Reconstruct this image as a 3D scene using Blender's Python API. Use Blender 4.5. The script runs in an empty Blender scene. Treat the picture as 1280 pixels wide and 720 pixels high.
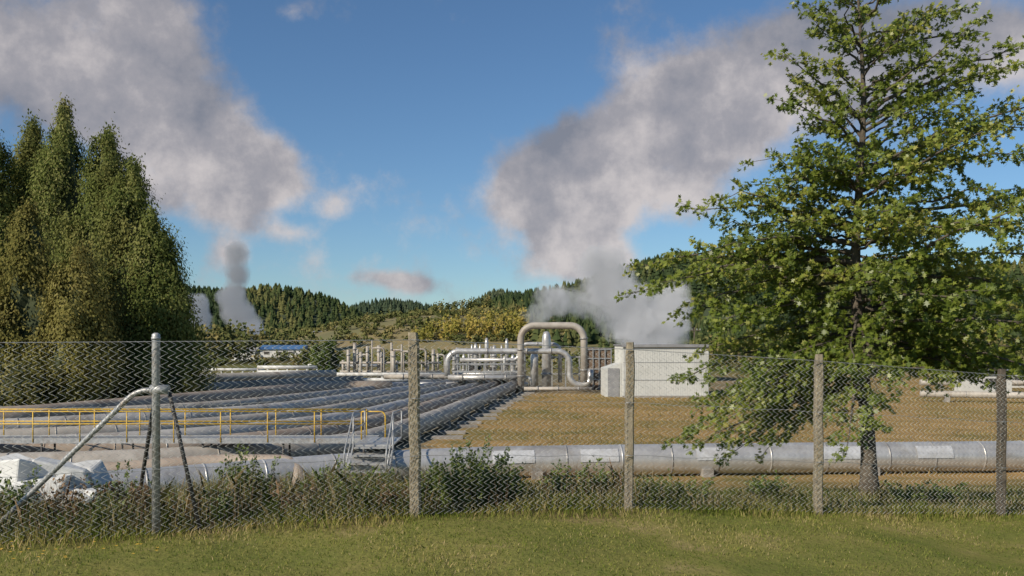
import bpy, math, random
import numpy as np
from mathutils import Vector, Matrix
rng=np.random.default_rng(7); random.seed(7)
F=1150.0; CZ=3.5
def P(px,py,Y): return np.array([(px-640)/F*Y, Y, CZ-(py-430)/F*Y])
scene=bpy.context.scene
def link(o): scene.collection.objects.link(o); return o
def empty(name,loc=(0,0,0)):
    o=bpy.data.objects.new(name,None); o.empty_display_size=.3; o.location=loc; return link(o)

# ---------------------------------------------------------------- materials
def newmat(name):
    m=bpy.data.materials.new(name); m.use_nodes=True; nt=m.node_tree; nt.nodes.clear()
    out=nt.nodes.new('ShaderNodeOutputMaterial'); return m,nt,out
def N(nt,t,**k):
    n=nt.nodes.new(t)
    for a,b in k.items(): setattr(n,a,b)
    return n
def mathn(nt,op,a,b=None,c=None,clamp=False):
    n=nt.nodes.new('ShaderNodeMath'); n.operation=op; n.use_clamp=clamp
    for i,v in enumerate((a,b,c)):
        if v is None: continue
        if isinstance(v,(int,float)): n.inputs[i].default_value=v
        else: nt.links.new(v,n.inputs[i])
    return n.outputs[0]
def noise(nt,vec,scale,detail=4,rough=.55,dist=0):
    n=N(nt,'ShaderNodeTexNoise'); n.inputs['Scale'].default_value=scale; n.inputs['Detail'].default_value=detail
    n.inputs['Roughness'].default_value=rough; n.inputs['Distortion'].default_value=dist
    if vec is not None: nt.links.new(vec,n.inputs['Vector'])
    return n.outputs['Fac']
def ramp(nt,fac,stops):
    r=N(nt,'ShaderNodeValToRGB'); els=r.color_ramp.elements
    while len(els)>1: els.remove(els[-1])
    els[0].position=stops[0][0]; els[0].color=(*stops[0][1],1)
    for p,c in stops[1:]:
        e=els.new(p); e.color=(*c,1)
    nt.links.new(fac,r.inputs[0]); return r.outputs[0]
def mixc(nt,f,a,b,blend='MIX'):
    n=N(nt,'ShaderNodeMix',data_type='RGBA'); n.blend_type=blend
    for s,v in ((0,f),(6,a),(7,b)):
        if isinstance(v,(int,float)): n.inputs[s].default_value=v
        elif isinstance(v,tuple): n.inputs[s].default_value=(*v,1)
        else: nt.links.new(v,n.inputs[s])
    return n.outputs[2]
def smooth(nt,v,a,b):
    n=N(nt,'ShaderNodeMapRange',interpolation_type='SMOOTHSTEP'); nt.links.new(v,n.inputs[0])
    n.inputs[1].default_value=a; n.inputs[2].default_value=b; return n.outputs[0]
def surf(name,c1,c2,rough=.6,metal=0,scale=3,bump=0.0,bscale=30,stain=None):
    m,nt,out=newmat(name); tc=N(nt,'ShaderNodeTexCoord').outputs['Object']
    f=noise(nt,tc,scale,4,.6); col=ramp(nt,f,[(.3,c1),(.7,c2)])
    if stain:
        g=smooth(nt,noise(nt,tc,scale*.35,6,.7,.6),.5,.68); col=mixc(nt,mathn(nt,'MULTIPLY',g,.7),col,stain)
    b=N(nt,'ShaderNodeBsdfPrincipled'); nt.links.new(col,b.inputs['Base Color'])
    b.inputs['Metallic'].default_value=metal
    if metal>0:
        rr=mathn(nt,'MULTIPLY_ADD',f,.3,rough-.15,clamp=True); nt.links.new(rr,b.inputs['Roughness'])
    else: b.inputs['Roughness'].default_value=rough
    if bump:
        bn=N(nt,'ShaderNodeBump'); bn.inputs['Strength'].default_value=bump; bn.inputs['Distance'].default_value=.02
        nt.links.new(noise(nt,tc,bscale,3),bn.inputs['Height']); nt.links.new(bn.outputs[0],b.inputs['Normal'])
    nt.links.new(b.outputs[0],out.inputs[0]); return m
def leafmat(name,stops,trans=.25,rough=.5,spec=.3,clump=None):
    m,nt,out=newmat(name)
    a=N(nt,'ShaderNodeAttribute'); a.attribute_name='rnd'
    col=ramp(nt,a.outputs['Fac'],stops)
    if clump:
        tc=N(nt,'ShaderNodeTexCoord').outputs['Object']
        col=mixc(nt,mathn(nt,'MULTIPLY',smooth(nt,noise(nt,tc,clump[0],2),.45,.65),.5),col,clump[1])
    if spec>0.15:
        b=N(nt,'ShaderNodeBsdfPrincipled'); nt.links.new(col,b.inputs['Base Color']); b.inputs['Roughness'].default_value=rough
        b.inputs['Specular IOR Level'].default_value=spec
    else:
        b=N(nt,'ShaderNodeBsdfDiffuse'); nt.links.new(col,b.inputs[0])
    if trans>.1:
        t=N(nt,'ShaderNodeBsdfTranslucent'); nt.links.new(col,t.inputs[0])
        mx=N(nt,'ShaderNodeMixShader'); mx.inputs[0].default_value=trans
        nt.links.new(b.outputs[0],mx.inputs[1]); nt.links.new(t.outputs[0],mx.inputs[2]); nt.links.new(mx.outputs[0],out.inputs[0])
    else: nt.links.new(b.outputs[0],out.inputs[0])
    return m

M={}
M['alu']=surf('aluminium_cladding',(.46,.445,.425),(.64,.63,.60),.38,.5,2.0,.15,6,(.33,.29,.24))
M['alu_fan']=surf('oxidised_cladding',(.38,.355,.32),(.56,.53,.48),.5,.22,1.8,.15,7,(.27,.22,.17))
M['alu_dull']=surf('weathered_cladding',(.32,.285,.24),(.48,.44,.38),.6,.1,1.6,.15,8,(.22,.17,.125))
M['beige']=surf('rusty_cladding',(.27,.21,.16),(.40,.33,.26),.65,.05,1.3,.15,8,(.17,.12,.08))
M['band']=surf('cladding_band',(.24,.23,.22),(.38,.37,.35),.45,.4,5)
M['patch']=surf('bright_cladding_sheet',(.56,.56,.55),(.70,.70,.69),.42,.35,5,.2,6,(.45,.43,.40))  # brighter sheets on the upper front of the pipe
M['steel']=surf('galvanised_steel',(.30,.31,.31),(.46,.46,.45),.5,.4,12,.1,60,(.25,.2,.15))
M['darksteel']=surf('dark_steel',(.04,.04,.04),(.09,.08,.07),.6,.3,8)
M['wire']=surf('fence_wire',(.50,.50,.47),(.66,.66,.62),.5,.1,5)
M['post']=surf('weathered_post',(.20,.165,.11),(.34,.29,.20),.9,0,14,.5,70,(.13,.11,.08))
M['conc']=surf('concrete',(.22,.205,.18),(.34,.31,.27),.9,0,3,.3,30,(.16,.13,.10))
M['yellow']=surf('yellow_paint',(.60,.36,.03),(.72,.47,.06),.5,0,6,0,10,(.42,.25,.06))
M['white']=surf('white_cladding',(.50,.505,.475),(.60,.60,.56),.6,0,.6,.0,10,(.42,.42,.38))
M['whitepaint']=surf('white_paint',(.5,.5,.48),(.72,.72,.68),.6,0,3,.2,20,(.3,.27,.22))
M['brown']=surf('brown_panel',(.11,.07,.045),(.2,.14,.09),.7,0,2)
M['blue']=surf('blue_roof',(.05,.12,.26),(.08,.18,.34),.5,0,2)
M['bark']=surf('bark',(.06,.05,.038),(.14,.115,.085),.95,0,14,.7,40)
M['roofgrey']=surf('grey_roof',(.2,.2,.21),(.3,.3,.3),.6,.1,2)

# ---------------------------------------------------------------- mesh helpers
class MB:
    def __init__(s): s.v=[]; s.f=[]; s.m=[]; s.sm=[]; s.n=0
    def add(s,v,f,mat=0,smooth=False):
        for a in v: s.v.append((float(a[0]),float(a[1]),float(a[2])))
        for a in f: s.f.append([i+s.n for i in a]); s.m.append(mat); s.sm.append(smooth)
        s.n+=len(v)
    def box(s,c,size,mat=0,rotz=0,rot=None):
        x,y,z=[k/2 for k in size]; v=[]
        for sx,sy,sz in [(-1,-1,-1),(1,-1,-1),(1,1,-1),(-1,1,-1),(-1,-1,1),(1,-1,1),(1,1,1),(-1,1,1)]:
            a=Vector((sx*x,sy*y,sz*z))
            if rot is not None: a=rot@a
            elif rotz: a=Vector((a.x*math.cos(rotz)-a.y*math.sin(rotz),a.x*math.sin(rotz)+a.y*math.cos(rotz),a.z))
            v.append((a.x+c[0],a.y+c[1],a.z+c[2]))
        s.add(v,[(0,3,2,1),(4,5,6,7),(0,1,5,4),(1,2,6,5),(2,3,7,6),(3,0,4,7)],mat)
    def tube(s,pts,r,seg=12,mat=0,caps=True,smooth=True):
        pts=np.asarray(pts,float); n=len(pts)
        r=np.full(n,r) if np.isscalar(r) else np.asarray(r,float)
        T=np.gradient(pts,axis=0); T/=np.linalg.norm(T,axis=1)[:,None]+1e-12
        up=np.array([0,0,1.]) if abs(T[0][2])<.9 else np.array([1.,0,0])
        u=np.cross(T[0],up); u/=np.linalg.norm(u); vs=[]
        ang=np.arange(seg)*2*math.pi/seg
        for i in range(n):
            u=u-T[i]*np.dot(u,T[i]); u/=np.linalg.norm(u); w=np.cross(T[i],u)
            vs.append(pts[i]+r[i]*(np.cos(ang)[:,None]*u+np.sin(ang)[:,None]*w))
        vs=np.concatenate(vs); f=[]
        for i in range(n-1):
            for j in range(seg):
                k=(j+1)%seg; f.append((i*seg+j,i*seg+k,(i+1)*seg+k,(i+1)*seg+j))
        s.add(vs,f,mat,smooth)
        if caps:
            b=s.n-len(vs)
            s.f.append([b+j for j in range(seg)][::-1]); s.m.append(mat); s.sm.append(False)
            s.f.append([b+(n-1)*seg+j for j in range(seg)]); s.m.append(mat); s.sm.append(False)
    def obj(s,name,mats,parent=None):
        me=bpy.data.meshes.new(name); me.from_pydata(s.v,[],s.f)
        for m in mats: me.materials.append(M[m] if isinstance(m,str) else m)
        me.polygons.foreach_set('material_index',s.m); me.polygons.foreach_set('use_smooth',s.sm); me.update()
        o=link(bpy.data.objects.new(name,me))
        if parent: o.parent=parent
        return o
def polymesh(name,V,k,mat,rnd=None,parent=None,smooth=False,faces=None):
    me=bpy.data.meshes.new(name); V=np.asarray(V,np.float32)
    me.vertices.add(len(V)); me.vertices.foreach_set('co',V.ravel())
    idx=np.arange(len(V)) if faces is None else np.asarray(faces).ravel()
    nf=len(idx)//k
    me.loops.add(len(idx)); me.loops.foreach_set('vertex_index',idx.astype(np.int32))
    me.polygons.add(nf); me.polygons.foreach_set('loop_start',(np.arange(nf)*k).astype(np.int32))
    try: me.polygons.foreach_set('loop_total',np.full(nf,k,np.int32))
    except Exception: pass
    me.update(calc_edges=True)
    if rnd is not None:
        a=me.attributes.new('rnd','FLOAT','POINT'); a.data.foreach_set('value',np.asarray(rnd,np.float32))
    if smooth: me.polygons.foreach_set('use_smooth',np.ones(nf,bool))
    me.materials.append(mat); o=link(bpy.data.objects.new(name,me))
    if parent: o.parent=parent
    return o
def fillet(points,bend,n=8):
    pts=[np.asarray(p,float) for p in points]; out=[pts[0]]
    for i in range(1,len(pts)-1):
        a,b,c=pts[i-1],pts[i],pts[i+1]; d1=a-b; d2=c-b; l1=np.linalg.norm(d1); l2=np.linalg.norm(d2); d1/=l1; d2/=l2
        t=min(bend,l1*.49,l2*.49); p0=b+d1*t; p2=b+d2*t
        cosang=np.dot(-d1,d2); w=math.sqrt(max(.05,(1+cosang)/2))
        for k in range(n+1):
            q=k/n; B=((1-q)**2*p0+2*w*q*(1-q)*b+q*q*p2)/((1-q)**2+2*w*q*(1-q)+q*q); out.append(B)
    out.append(pts[-1]); return np.array(out)
def norm(a): return a/(np.linalg.norm(a,axis=-1,keepdims=True)+1e-9)
def leaves(C,A,Nn,L,W,shape):
    A=norm(A); B=norm(np.cross(Nn,A)); k=len(shape); sh=np.asarray(shape)
    V=C[:,None,:]+A[:,None,:]*(sh[None,:,0,None]*L[:,None,None])+B[:,None,:]*(sh[None,:,1,None]*W[:,None,None])
    return V.reshape(-1,3),k
RH=[(0,0),(.45,-.5),(1,0),(.45,.5)]
OAK=[(0,0),(.22,-.16),(.30,-.46),(.42,-.14),(.62,-.5),(.68,-.13),(1,0),(.68,.13),(.62,.5),(.42,.14),(.30,.46),(.22,.16)]

# ---------------------------------------------------------------- terrain
FX=np.array([-8.0,-5.65,-3.32,-.99,1.30,3.61,6.27,8.75,11.2]); FY=np.array([6.9,7.75,8.58,9.46,10.33,10.85,11.8,12.6,13.4])
FB=np.array([1.68,1.70,1.71,1.73,1.63,1.49,1.29,1.15,1.05]); FT=np.array([3.5,3.54,3.56,3.58,3.48,3.34,3.14,3.0,2.9])
def fy(x): return np.interp(x,np.r_[-60,FX,60],np.r_[-8,FY,24])
def hz(x,y):
    x=np.asarray(x,float); y=np.asarray(y,float)
    zl=np.interp(x,np.r_[-60,FX,60],np.r_[1.6,FB,.4]); yf=fy(x)
    end=np.interp(x,[-3,3],[19.5,21.5]); t=np.clip((y-yf-.2)/(np.maximum(end-yf,4)),0,1); s=t*t*(3-2*t)
    bump=.035*np.sin(x*1.7+y*.6)*np.sin(y*1.3-x*.4)+.02*np.sin(x*4.1+1)*np.sin(y*3.3)
    return zl*(1-s)+bump*(np.clip((y-3)/4,0,1))*np.clip(1.3-t,.3,1)
def ground():
    xs=np.concatenate([-np.geomspace(3000,16,26),np.arange(-15,15.01,.3),np.geomspace(16,3000,26)])
    ys=np.concatenate([-np.geomspace(3000,4,14),np.arange(-3,26,.3),np.geomspace(26.5,4000,40)])
    X,Y=np.meshgrid(xs,ys); Z=hz(X,Y); V=np.stack([X,Y,Z],-1).reshape(-1,3)
    nx=len(xs); ny=len(ys); i,j=np.meshgrid(np.arange(nx-1),np.arange(ny-1)); a=(j*nx+i).ravel()
    Fc=np.stack([a,a+1,a+1+nx,a+nx],-1)
    m,nt,out=newmat('ground_soil_and_grass'); tc=N(nt,'ShaderNodeTexCoord').outputs['Object']
    sp=N(nt,'ShaderNodeSeparateXYZ'); nt.links.new(tc,sp.inputs[0]); x,y=sp.outputs[0],sp.outputs[1]
    n1=noise(nt,tc,.9,7,.65); n2=noise(nt,tc,.12,5,.6); n3=noise(nt,tc,14,4,.7)
    lawn=ramp(nt,n1,[(.3,(.13,.155,.04)),(.55,(.21,.20,.06)),(.75,(.32,.25,.12))])
    weeds=ramp(nt,n1,[(.3,(.05,.06,.02)),(.5,(.12,.11,.045)),(.7,(.21,.16,.075))])
    dry=ramp(nt,mathn(nt,'MULTIPLY_ADD',n1,.4,mathn(nt,'MULTIPLY',n2,.6)),[(.38,(.13,.135,.045)),(.46,(.25,.185,.072)),(.54,(.34,.225,.095)),(.62,(.40,.265,.12))])
    gravel=ramp(nt,n1,[(.3,(.14,.12,.09)),(.5,(.18,.165,.12)),(.7,(.26,.23,.18))])
    far=ramp(nt,noise(nt,tc,.03,6,.6),[(.35,(.09,.11,.035)),(.5,(.17,.155,.065)),(.65,(.25,.19,.10))])
    nj=mathn(nt,'MULTIPLY_ADD',n1,3,-1.5)
    d=mathn(nt,'SUBTRACT',y,mathn(nt,'MULTIPLY_ADD',x,.345,9.8)); dj=mathn(nt,'MULTIPLY_ADD',n1,.9,mathn(nt,'SUBTRACT',d,.45))
    c=mixc(nt,smooth(nt,dj,-.5,.1),lawn,weeds)
    yj=mathn(nt,'ADD',y,nj); c=mixc(nt,smooth(nt,yj,21,24.5),c,dry)
    gx=mathn(nt,'ADD',mathn(nt,'SUBTRACT',x,mathn(nt,'MULTIPLY_ADD',y,.13,-7.3)),nj)
    gm=mathn(nt,'MULTIPLY',mathn(nt,'SUBTRACT',1,smooth(nt,gx,-.6,.8)),smooth(nt,yj,20,22)); c=mixc(nt,gm,c,gravel)
    gm2=mathn(nt,'MULTIPLY',mathn(nt,'MULTIPLY',smooth(nt,yj,62,66),smooth(nt,x,-40,-30)),mathn(nt,'SUBTRACT',1,smooth(nt,x,20,30)))
    c=mixc(nt,mathn(nt,'MULTIPLY',gm2,.6),c,gravel)
    c=mixc(nt,smooth(nt,y,85,120),c,far)
    c=mixc(nt,mathn(nt,'MULTIPLY',smooth(nt,n3,.45,.7),.3),c,(.07,.06,.03))
    b=N(nt,'ShaderNodeBsdfDiffuse'); nt.links.new(c,b.inputs[0])
    bn=N(nt,'ShaderNodeBump'); bn.inputs['Strength'].default_value=.5; bn.inputs['Distance'].default_value=.05
    nt.links.new(n3,bn.inputs['Height']); nt.links.new(bn.outputs[0],b.inputs['Normal']); nt.links.new(b.outputs[0],out.inputs[0])
    polymesh('ground',V,4,m,faces=Fc,smooth=True)
ground()

# ---------------------------------------------------------------- grass
def blades(name,X,Y,Hh,W,lean,mat,rnd):
    n=len(X); Z=hz(X,Y)-.01; a=rng.uniform(0,2*math.pi,n); ca,sa=np.cos(a),np.sin(a); la=rng.uniform(0,2*math.pi,n); ll=lean*Hh*rng.uniform(.2,1,n)
    b0=np.stack([X-ca*W/2,Y-sa*W/2,Z],-1); b1=np.stack([X+ca*W/2,Y+sa*W/2,Z],-1)
    m0=np.stack([X-ca*W*.35+np.cos(la)*ll*.35,Y-sa*W*.35+np.sin(la)*ll*.35,Z+Hh*.6],-1)
    m1=np.stack([X+ca*W*.35+np.cos(la)*ll*.35,Y+sa*W*.35+np.sin(la)*ll*.35,Z+Hh*.6],-1)
    t=np.stack([X+np.cos(la)*ll,Y+np.sin(la)*ll,Z+Hh],-1)
    V=np.stack([b0,b1,m1,t,m0],1).reshape(-1,3)
    polymesh(name,V,5,mat,np.repeat(rnd,5))
grassmat=leafmat('grass_blades',[(0,(.11,.16,.025)),(.4,(.23,.265,.055)),(.7,(.38,.34,.11)),(1,(.58,.46,.25))],.4,.6,.1)
n=105000; X=rng.uniform(-8,9.5,n); Y=fy(X)+.25-rng.uniform(0,1,n)**1.15*5.2
pn=np.sin(X*1.3+2)*np.sin(Y*1.9)+.6*np.sin(X*3.7+Y*2.1)+.5*np.sin(X*.6-Y*1.1)
near=np.clip(1-(fy(X)-Y)/.45,0,1)
H_=rng.uniform(.015,.042,n)*(1+.25*pn)+near*rng.uniform(0,.12,n)*(1+.5*np.sin(X*2.7))
blades('lawn_grass',X,Y,np.maximum(H_,.010),rng.uniform(.005,.010,n),.9,grassmat,np.clip(rng.normal(.46,.23,n)+.2*pn,0,1))
weedmat=leafmat('long_grass_blades',[(0,(.06,.09,.02)),(.4,(.13,.16,.042)),(.65,(.27,.23,.10)),(1,(.54,.44,.26))],.3,.6,.1)
n=75000; X=rng.uniform(-9,14,n); Y=fy(X)+.05+rng.uniform(0,1,n)**1.3*9
cl=.5+.5*np.sin(X*2.1+1.3*np.sin(Y*1.7))*np.sin(X*.9+.4+Y*.8); cl2=.5+.5*np.sin(X*5.3+2*np.sin(Y*3.1))
tall=np.where(X<-1,1.2,np.where(X<2.2,.85,.5))
blades('long_grass',X,Y,rng.uniform(.06,.38,n)*(.25+.9*cl+.3*cl2)*tall,rng.uniform(.006,.013,n),.8,weedmat,np.clip(rng.normal(.44,.24,n)+.35*(cl2-.5)+.2*(cl-.5),0,1))
drymat=leafmat('dry_grass_blades',[(0,(.16,.17,.055)),(.4,(.34,.25,.10)),(1,(.52,.38,.19))],.25,.7,.1)
n=50000; X=rng.uniform(-1,42,n); Y=24.6+rng.uniform(0,1,n)**1.4*40; k=X>.13*Y-7.0+1.0; X,Y=X[k],Y[k]; n=len(X)
cl=.5+.5*np.sin(X*1.1+1.3*np.sin(Y*.9))*np.sin(X*.37+Y*.21+1)
blades('dry_field_grass',X,Y,rng.uniform(.04,.12,n)*(.4+cl),rng.uniform(.02,.04,n),.8,drymat,np.clip(rng.normal(.48,.2,n)-.6*(cl-.5),0,1))

# ---------------------------------------------------------------- fence
fence=empty('chain_link_fence',(0,0,0))
S=np.r_[0,np.cumsum(np.hypot(np.diff(FX),np.diff(FY)))]
def fpt(s,v):
    x=np.interp(s,S,FX); y=np.interp(s,S,FY); b=np.interp(s,S,FB)+.04; t=np.interp(s,S,FT)-.03
    return np.stack([x,y-.075*np.ones_like(x),b+(t-b)*v],-1)
def wires():
    cw=.072; ncol=int(S[-1]/cw); rows=46; V=[];Fc=[]; r=.0031; base=0
    vv=np.linspace(0,1,rows+1); ring=np.array([[r,0,0],[-r*.5,r*.87,0],[-r*.5,-r*.87,0]])
    for i in range(ncol):
        s0=i*cw; off=np.where(np.arange(rows+1)%2==0,0,cw); s=s0+off+rng.normal(0,.0018,rows+1)
        p=fpt(s,vv); p[:,1]+=np.where(np.arange(rows+1)%2==0,-.003,.003)+.018*np.sin(s0*.9)*np.sin(vv*3); p[:,2]+=.006*np.sin(s*2.3)*(1-vv)
        p[:,1]+=.02*np.sin(s*1.3+vv*4)
        q=(p[:,None,:]+ring[None]).reshape(-1,3); V.append(q)
        for j in range(rows):
            a=base+j*3
            Fc+= [(a,a+1,a+4,a+3),(a+1,a+2,a+5,a+4),(a+2,a,a+3,a+5)]
        base+=len(q)
    polymesh('wire_mesh',np.concatenate(V),4,M['wire'],parent=fence,faces=np.array(Fc))
wires()
mb=MB(); ss=np.linspace(0,S[-1],160)
for v in (.995,.66,.33):
    p=fpt(ss,np.full_like(ss,v)); p[:,1]-=.006; p[:,2]+=.008*np.sin(ss*2.53*3.0)*(v<.9); mb.tube(p,.0034 if v>.9 else .0026,5,0)
mb.obj('line_wires',['steel'],fence)
for i in range(len(FX)):
    mb=MB(); x,y,b,t=FX[i],FY[i],FB[i],FT[i]
    if i==2:
        mb.tube([(x,y,b-.3),(x,y,t),(x,y,t+.03),(x,y,t+.045)],[.037,.037,.037,.015],16)
        mb.tube([(x,y,t-.02),(x,y,t+.005)],.042,16)
        zt=CZ-(487-430)/F*y
        mb.tube(fillet([(x+.10,y+.02,zt-.02),(x-.18,y+.02,zt+.0),(x-1.18,y+.1,b+.42),(x-1.75,y+.2,b-.1)],.12),.026,12)
        mb.tube([(x-.05,y,zt),(x+.12,y,zt)],.045,12)
        mb.tube([(x+.11,y+.02,zt),(x+.38,y+.1,b+.02)],.02,8,1)
        mb.tube([(x-.03,y+.05,zt-.08),(x-.50,y+.9,b+.35),(x-.75,y+1.4,b-.2)],.02,8,1)
        mb.obj('corner_post',['steel','darksteel'],fence)
    else:
        w=.048 if i!=3 else .055; n=14; vs=[];fs=[]
        jit=rng.normal(0,.003,(n+1,2)); tw=rng.uniform(-.01,.01)
        for j in range(n+1):
            z=b-.3+(t+.04-b+.3)*j/n
            c=w if j<n else w*.8
            cx=x+jit[j,0]+tw*j/n*3; cy=y+jit[j,1]
            for sx,sy in ((-1,-.7),(-.7,-1),(.7,-1),(1,-.7),(1,.7),(.7,1),(-.7,1),(-1,.7)): vs.append((cx+sx*c,cy+sy*c,z))
        for j in range(n):
            for k in range(8): fs.append((j*8+k,j*8+(k+1)%8,(j+1)*8+(k+1)%8,(j+1)*8+k))
        fs.append([n*8+k for k in range(8)]); mb.add(vs,fs,0)
        for v in (.995,.66,.33):
            z=b+.04+(t-b-.07)*v; mb.tube([(x-.03,y-w-.028,z),(x+.03,y-w-.028,z)],.004,5,1)
        mb.obj('fence_post',['post' if i<6 else 'bark','steel'],fence)

# ---------------------------------------------------------------- pipes
def pipe(name,pts,r,mat,bend=2.0,seam=1.2,seg=18,support=True,supstep=5,parent=None,patches=()):
    mb=MB(); p=fillet(pts,bend,10)
    mb.tube(p,r,seg,0)
    d=np.r_[0,np.cumsum(np.linalg.norm(np.diff(p,axis=0),axis=1))]
    def at(s): return np.array([np.interp(s,d,p[:,k]) for k in range(3)])
    if seam:
        s=seam*.5
        while s<d[-1]-.1:
            a,b=at(s-.02),at(s+.02); mb.tube([a,b],r+.01,seg,1 if random.random()<.6 else 0); s+=seam*random.uniform(.8,1.2)
    if support:
        s=1.5
        while s<d[-1]:
            c=at(s); t=at(min(s+.1,d[-1]))-at(s-.1); a=math.atan2(t[1],t[0]); g=float(hz(c[0],c[1]))
            if c[2]-r*.6>g-.05:
                mb.box((c[0],c[1],(c[2]-r*.55+g-.1)/2),(.28,r*2.3,max(.1,c[2]-r*.55-g+.1)),2,rotz=a)
            s+=supstep
    for (xw,L) in patches:
        s=float(np.interp(-xw,-p[:,0],d)); vs=[];fs=[]
        for sx in (-.5,.5):
            c=at(s+sx*L); t=norm(at(s+.2)-at(s-.2)); h=np.array([t[1],-t[0],0])
            if h[1]>0: h=-h
            for a in range(7):
                th=math.radians(2+a*8); vs.append(c+(r+.02)*(h*math.cos(th)+np.array([0,0,1])*math.sin(th)))
        for a in range(6): fs.append((a,a+1,a+8,a+7))
        mb.add(vs,fs,3,True)
    return mb.obj(name,[mat,'band','conc','patch'],parent)
sp=[P(1900,560,26.5),P(1280,570,25.2),P(900,573,24.6),P(520,579,24.0),P(200,607,20.8),P(-150,632,18.2)]
pipe('steam_pipe',sp,.41,'alu',3,1.5,28,True,4.5,patches=[(P(px,572,24.75)[0],L) for px,L in ((640,1.1),(745,1.0),(885,.9),(1045,1.3),(1165,1.0),(1330,1.1))])
fan=[
 ([(.5,70,.5),(-3.3,36,.45),(-4.9,28.2,.36),(-9,24.6,.34),(-22,21.6,.33)],.36,'alu_dull',),
 ([(-.7,71,.5),(-4.9,37,.42),(-7.6,29.0,.36),(-14,26.2,.34),(-30,24.0,.33)],.33,'beige'),
 ([(-1.9,71,.45),(-6.7,38,.40),(-11,30,.36),(-20,27.2,.34),(-36,25.6,.33)],.30,'alu_fan'),
 ([(-3.1,72,.45),(-8.9,39,.40),(-15,31,.36),(-34,27.5,.34)],.30,'alu_dull'),
 ([(-4.2,72,.45),(-11.5,41,.40),(-20,33,.38),(-40,30,.36)],.34,'alu_fan'),
 ([(-5.6,73,.45),(-14.5,44,.42),(-24,36,.40),(-45,33,.38)],.30,'alu_dull'),
]
for f in fan: pipe('steam_pipe',f[0],f[1],f[2],4,1.6,18,True,5)
pipe('steam_pipe',[(-8,61.5,.6),(-12.2,61,.60),(-19.8,37,.55),(-40,31,.5)],.45,'beige',1.6,0,18,True,5)
pipe('steam_pipe',[(-11,68,.7),(-14.5,67,.62),(-27,45,.58),(-50,40,.5)],.45,'beige',1.6,0,18,True,6)
pipe('steam_pipe',[(-16,83,.8),(-22,78,.7),(-40,60,.6)],.4,'alu_dull',1.6,0,14,True,6)
pipe('steam_pipe',[(-5.0,21.9,.1),(-5.3,22.3,.62),(-7.2,22.6,.60),(-10.2,21.9,.45),(-16,20.6,.4)],.2,'beige',.5,0,14,False)
mb=MB()
for i in range(16):
    Y=34+i*2.2+rng.normal(0,.2); X=np.interp(Y,[36,70],[-3.3,.5])+.95+rng.normal(0,.1)
    mb.box((X,Y,.03),(1.1+rng.normal(0,.2),.4,.14),0,rotz=.1+rng.normal(0,.08))
mb.obj('concrete_sleepers',['conc'])

# ---------------------------------------------------------------- walkway + stile
wk=empty('walkway_bridge'); mb=MB(); Yw=25.5; dz=.92; x0,x1=-22,-3.75
mb.box(((x0+x1)/2,Yw,dz-.03),(x1-x0,.8,.04),1)
for yy in (Yw-.42,Yw+.42): mb.box(((x0+x1)/2,yy,dz-.06),(x1-x0,.035,.14),1)
for k in range(9):
    x=x1-.3-k*2.2
    for yy in (Yw-.36,Yw+.36): mb.tube([(x,yy,-.05),(x,yy,dz-.06)],.03,8,2)
mb.obj('deck',['yellow','steel','darksteel'],wk)
mb=MB()
for yy in (Yw-.44,Yw+.44):
    nposts=15
    for k in range(nposts):
        x=x0+(x1-.35-x0)*k/(nposts-1); mb.tube([(x,yy,dz-.1),(x,yy,dz+.74)],.018,8)
    for h in (.40,.74): mb.tube([(x0,yy,dz+h),(x1-.35,yy,dz+h)],.02,8)
mb.tube(fillet([(x1-.35,Yw-.44,dz+.74),(x1+.30,Yw-.44,dz+.74),(x1+.30,Yw-.44,dz-.02)],.15),.02,8)
mb.obj('yellow_handrail',['yellow'],wk)
mb=MB()
sx0,sx1=x1-.25,x1+.75; sxc=(sx0+sx1)/2
mb.box((sxc,24.15,dz+.02),(1.0,1.9,.04),0)
for k in range(5):
    z=dz-.02-k*.17; y=23.1-k*.24; mb.box((sxc,y,z),(.9,.24,.035),0)
for xx in (sx0,sx1):
    a=np.array([xx,23.25,dz]); b=np.array([xx,21.85,dz-1.0]); d=b-a
    mb.box(((a+b)/2),(.035,np.linalg.norm(d),.16),0,rot=Matrix.Rotation(math.atan2(d[2],d[1]),3,'X'))
    mb.tube(fillet([(xx,25.0,dz+.8),(xx,23.2,dz+.85),(xx,21.95,dz-.0),(xx,21.95,dz-.9)],.1),.02,8,0)
    mb.tube([(xx,25.0,dz),(xx,25.0,dz+.8)],.02,8,0); mb.tube([(xx,23.2,-.05),(xx,23.2,dz+.85)],.022,8,0)
    mb.tube([(xx,25.0,dz+.42),(xx,23.2,dz+.42),(xx,22.0,dz-.42)],.016,8,0)
mb.obj('stile_steps',['steel'],wk)

# ---------------------------------------------------------------- pipework station
plant=empty('pipework_station')
def tube_obj(name,pts,r,mat,bend=1,seg=16,rings=()):
    mb=MB(); p=fillet(pts,bend,10); mb.tube(p,r,seg,0)
    d=np.r_[0,np.cumsum(np.linalg.norm(np.diff(p,axis=0),axis=1))]
    for q in rings:
        s=q*d[-1]; a=[np.interp(s-.05,d,p[:,k]) for k in range(3)]; b=[np.interp(s+.05,d,p[:,k]) for k in range(3)]
        mb.tube([a,b],r*1.22,seg,1)
    return mb.obj(name,[mat,'band'],plant)
Yp=66
tube_obj('expansion_loop',[P(651,492,Yp),P(651,407,Yp),P(730,407,Yp),P(730,478,Yp)],.25,'alu_dull',1.0,18,(.1,.25,.75,.93))
tube_obj('header_bend',[P(559,470,Yp+1),P(559,439,Yp+1),P(712,439,Yp+1),P(712,481,Yp+1),P(738,481,Yp+1),P(738,462,Yp+1)],.21,'alu',.9,16,(.12,.3,.5,.62))
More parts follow.
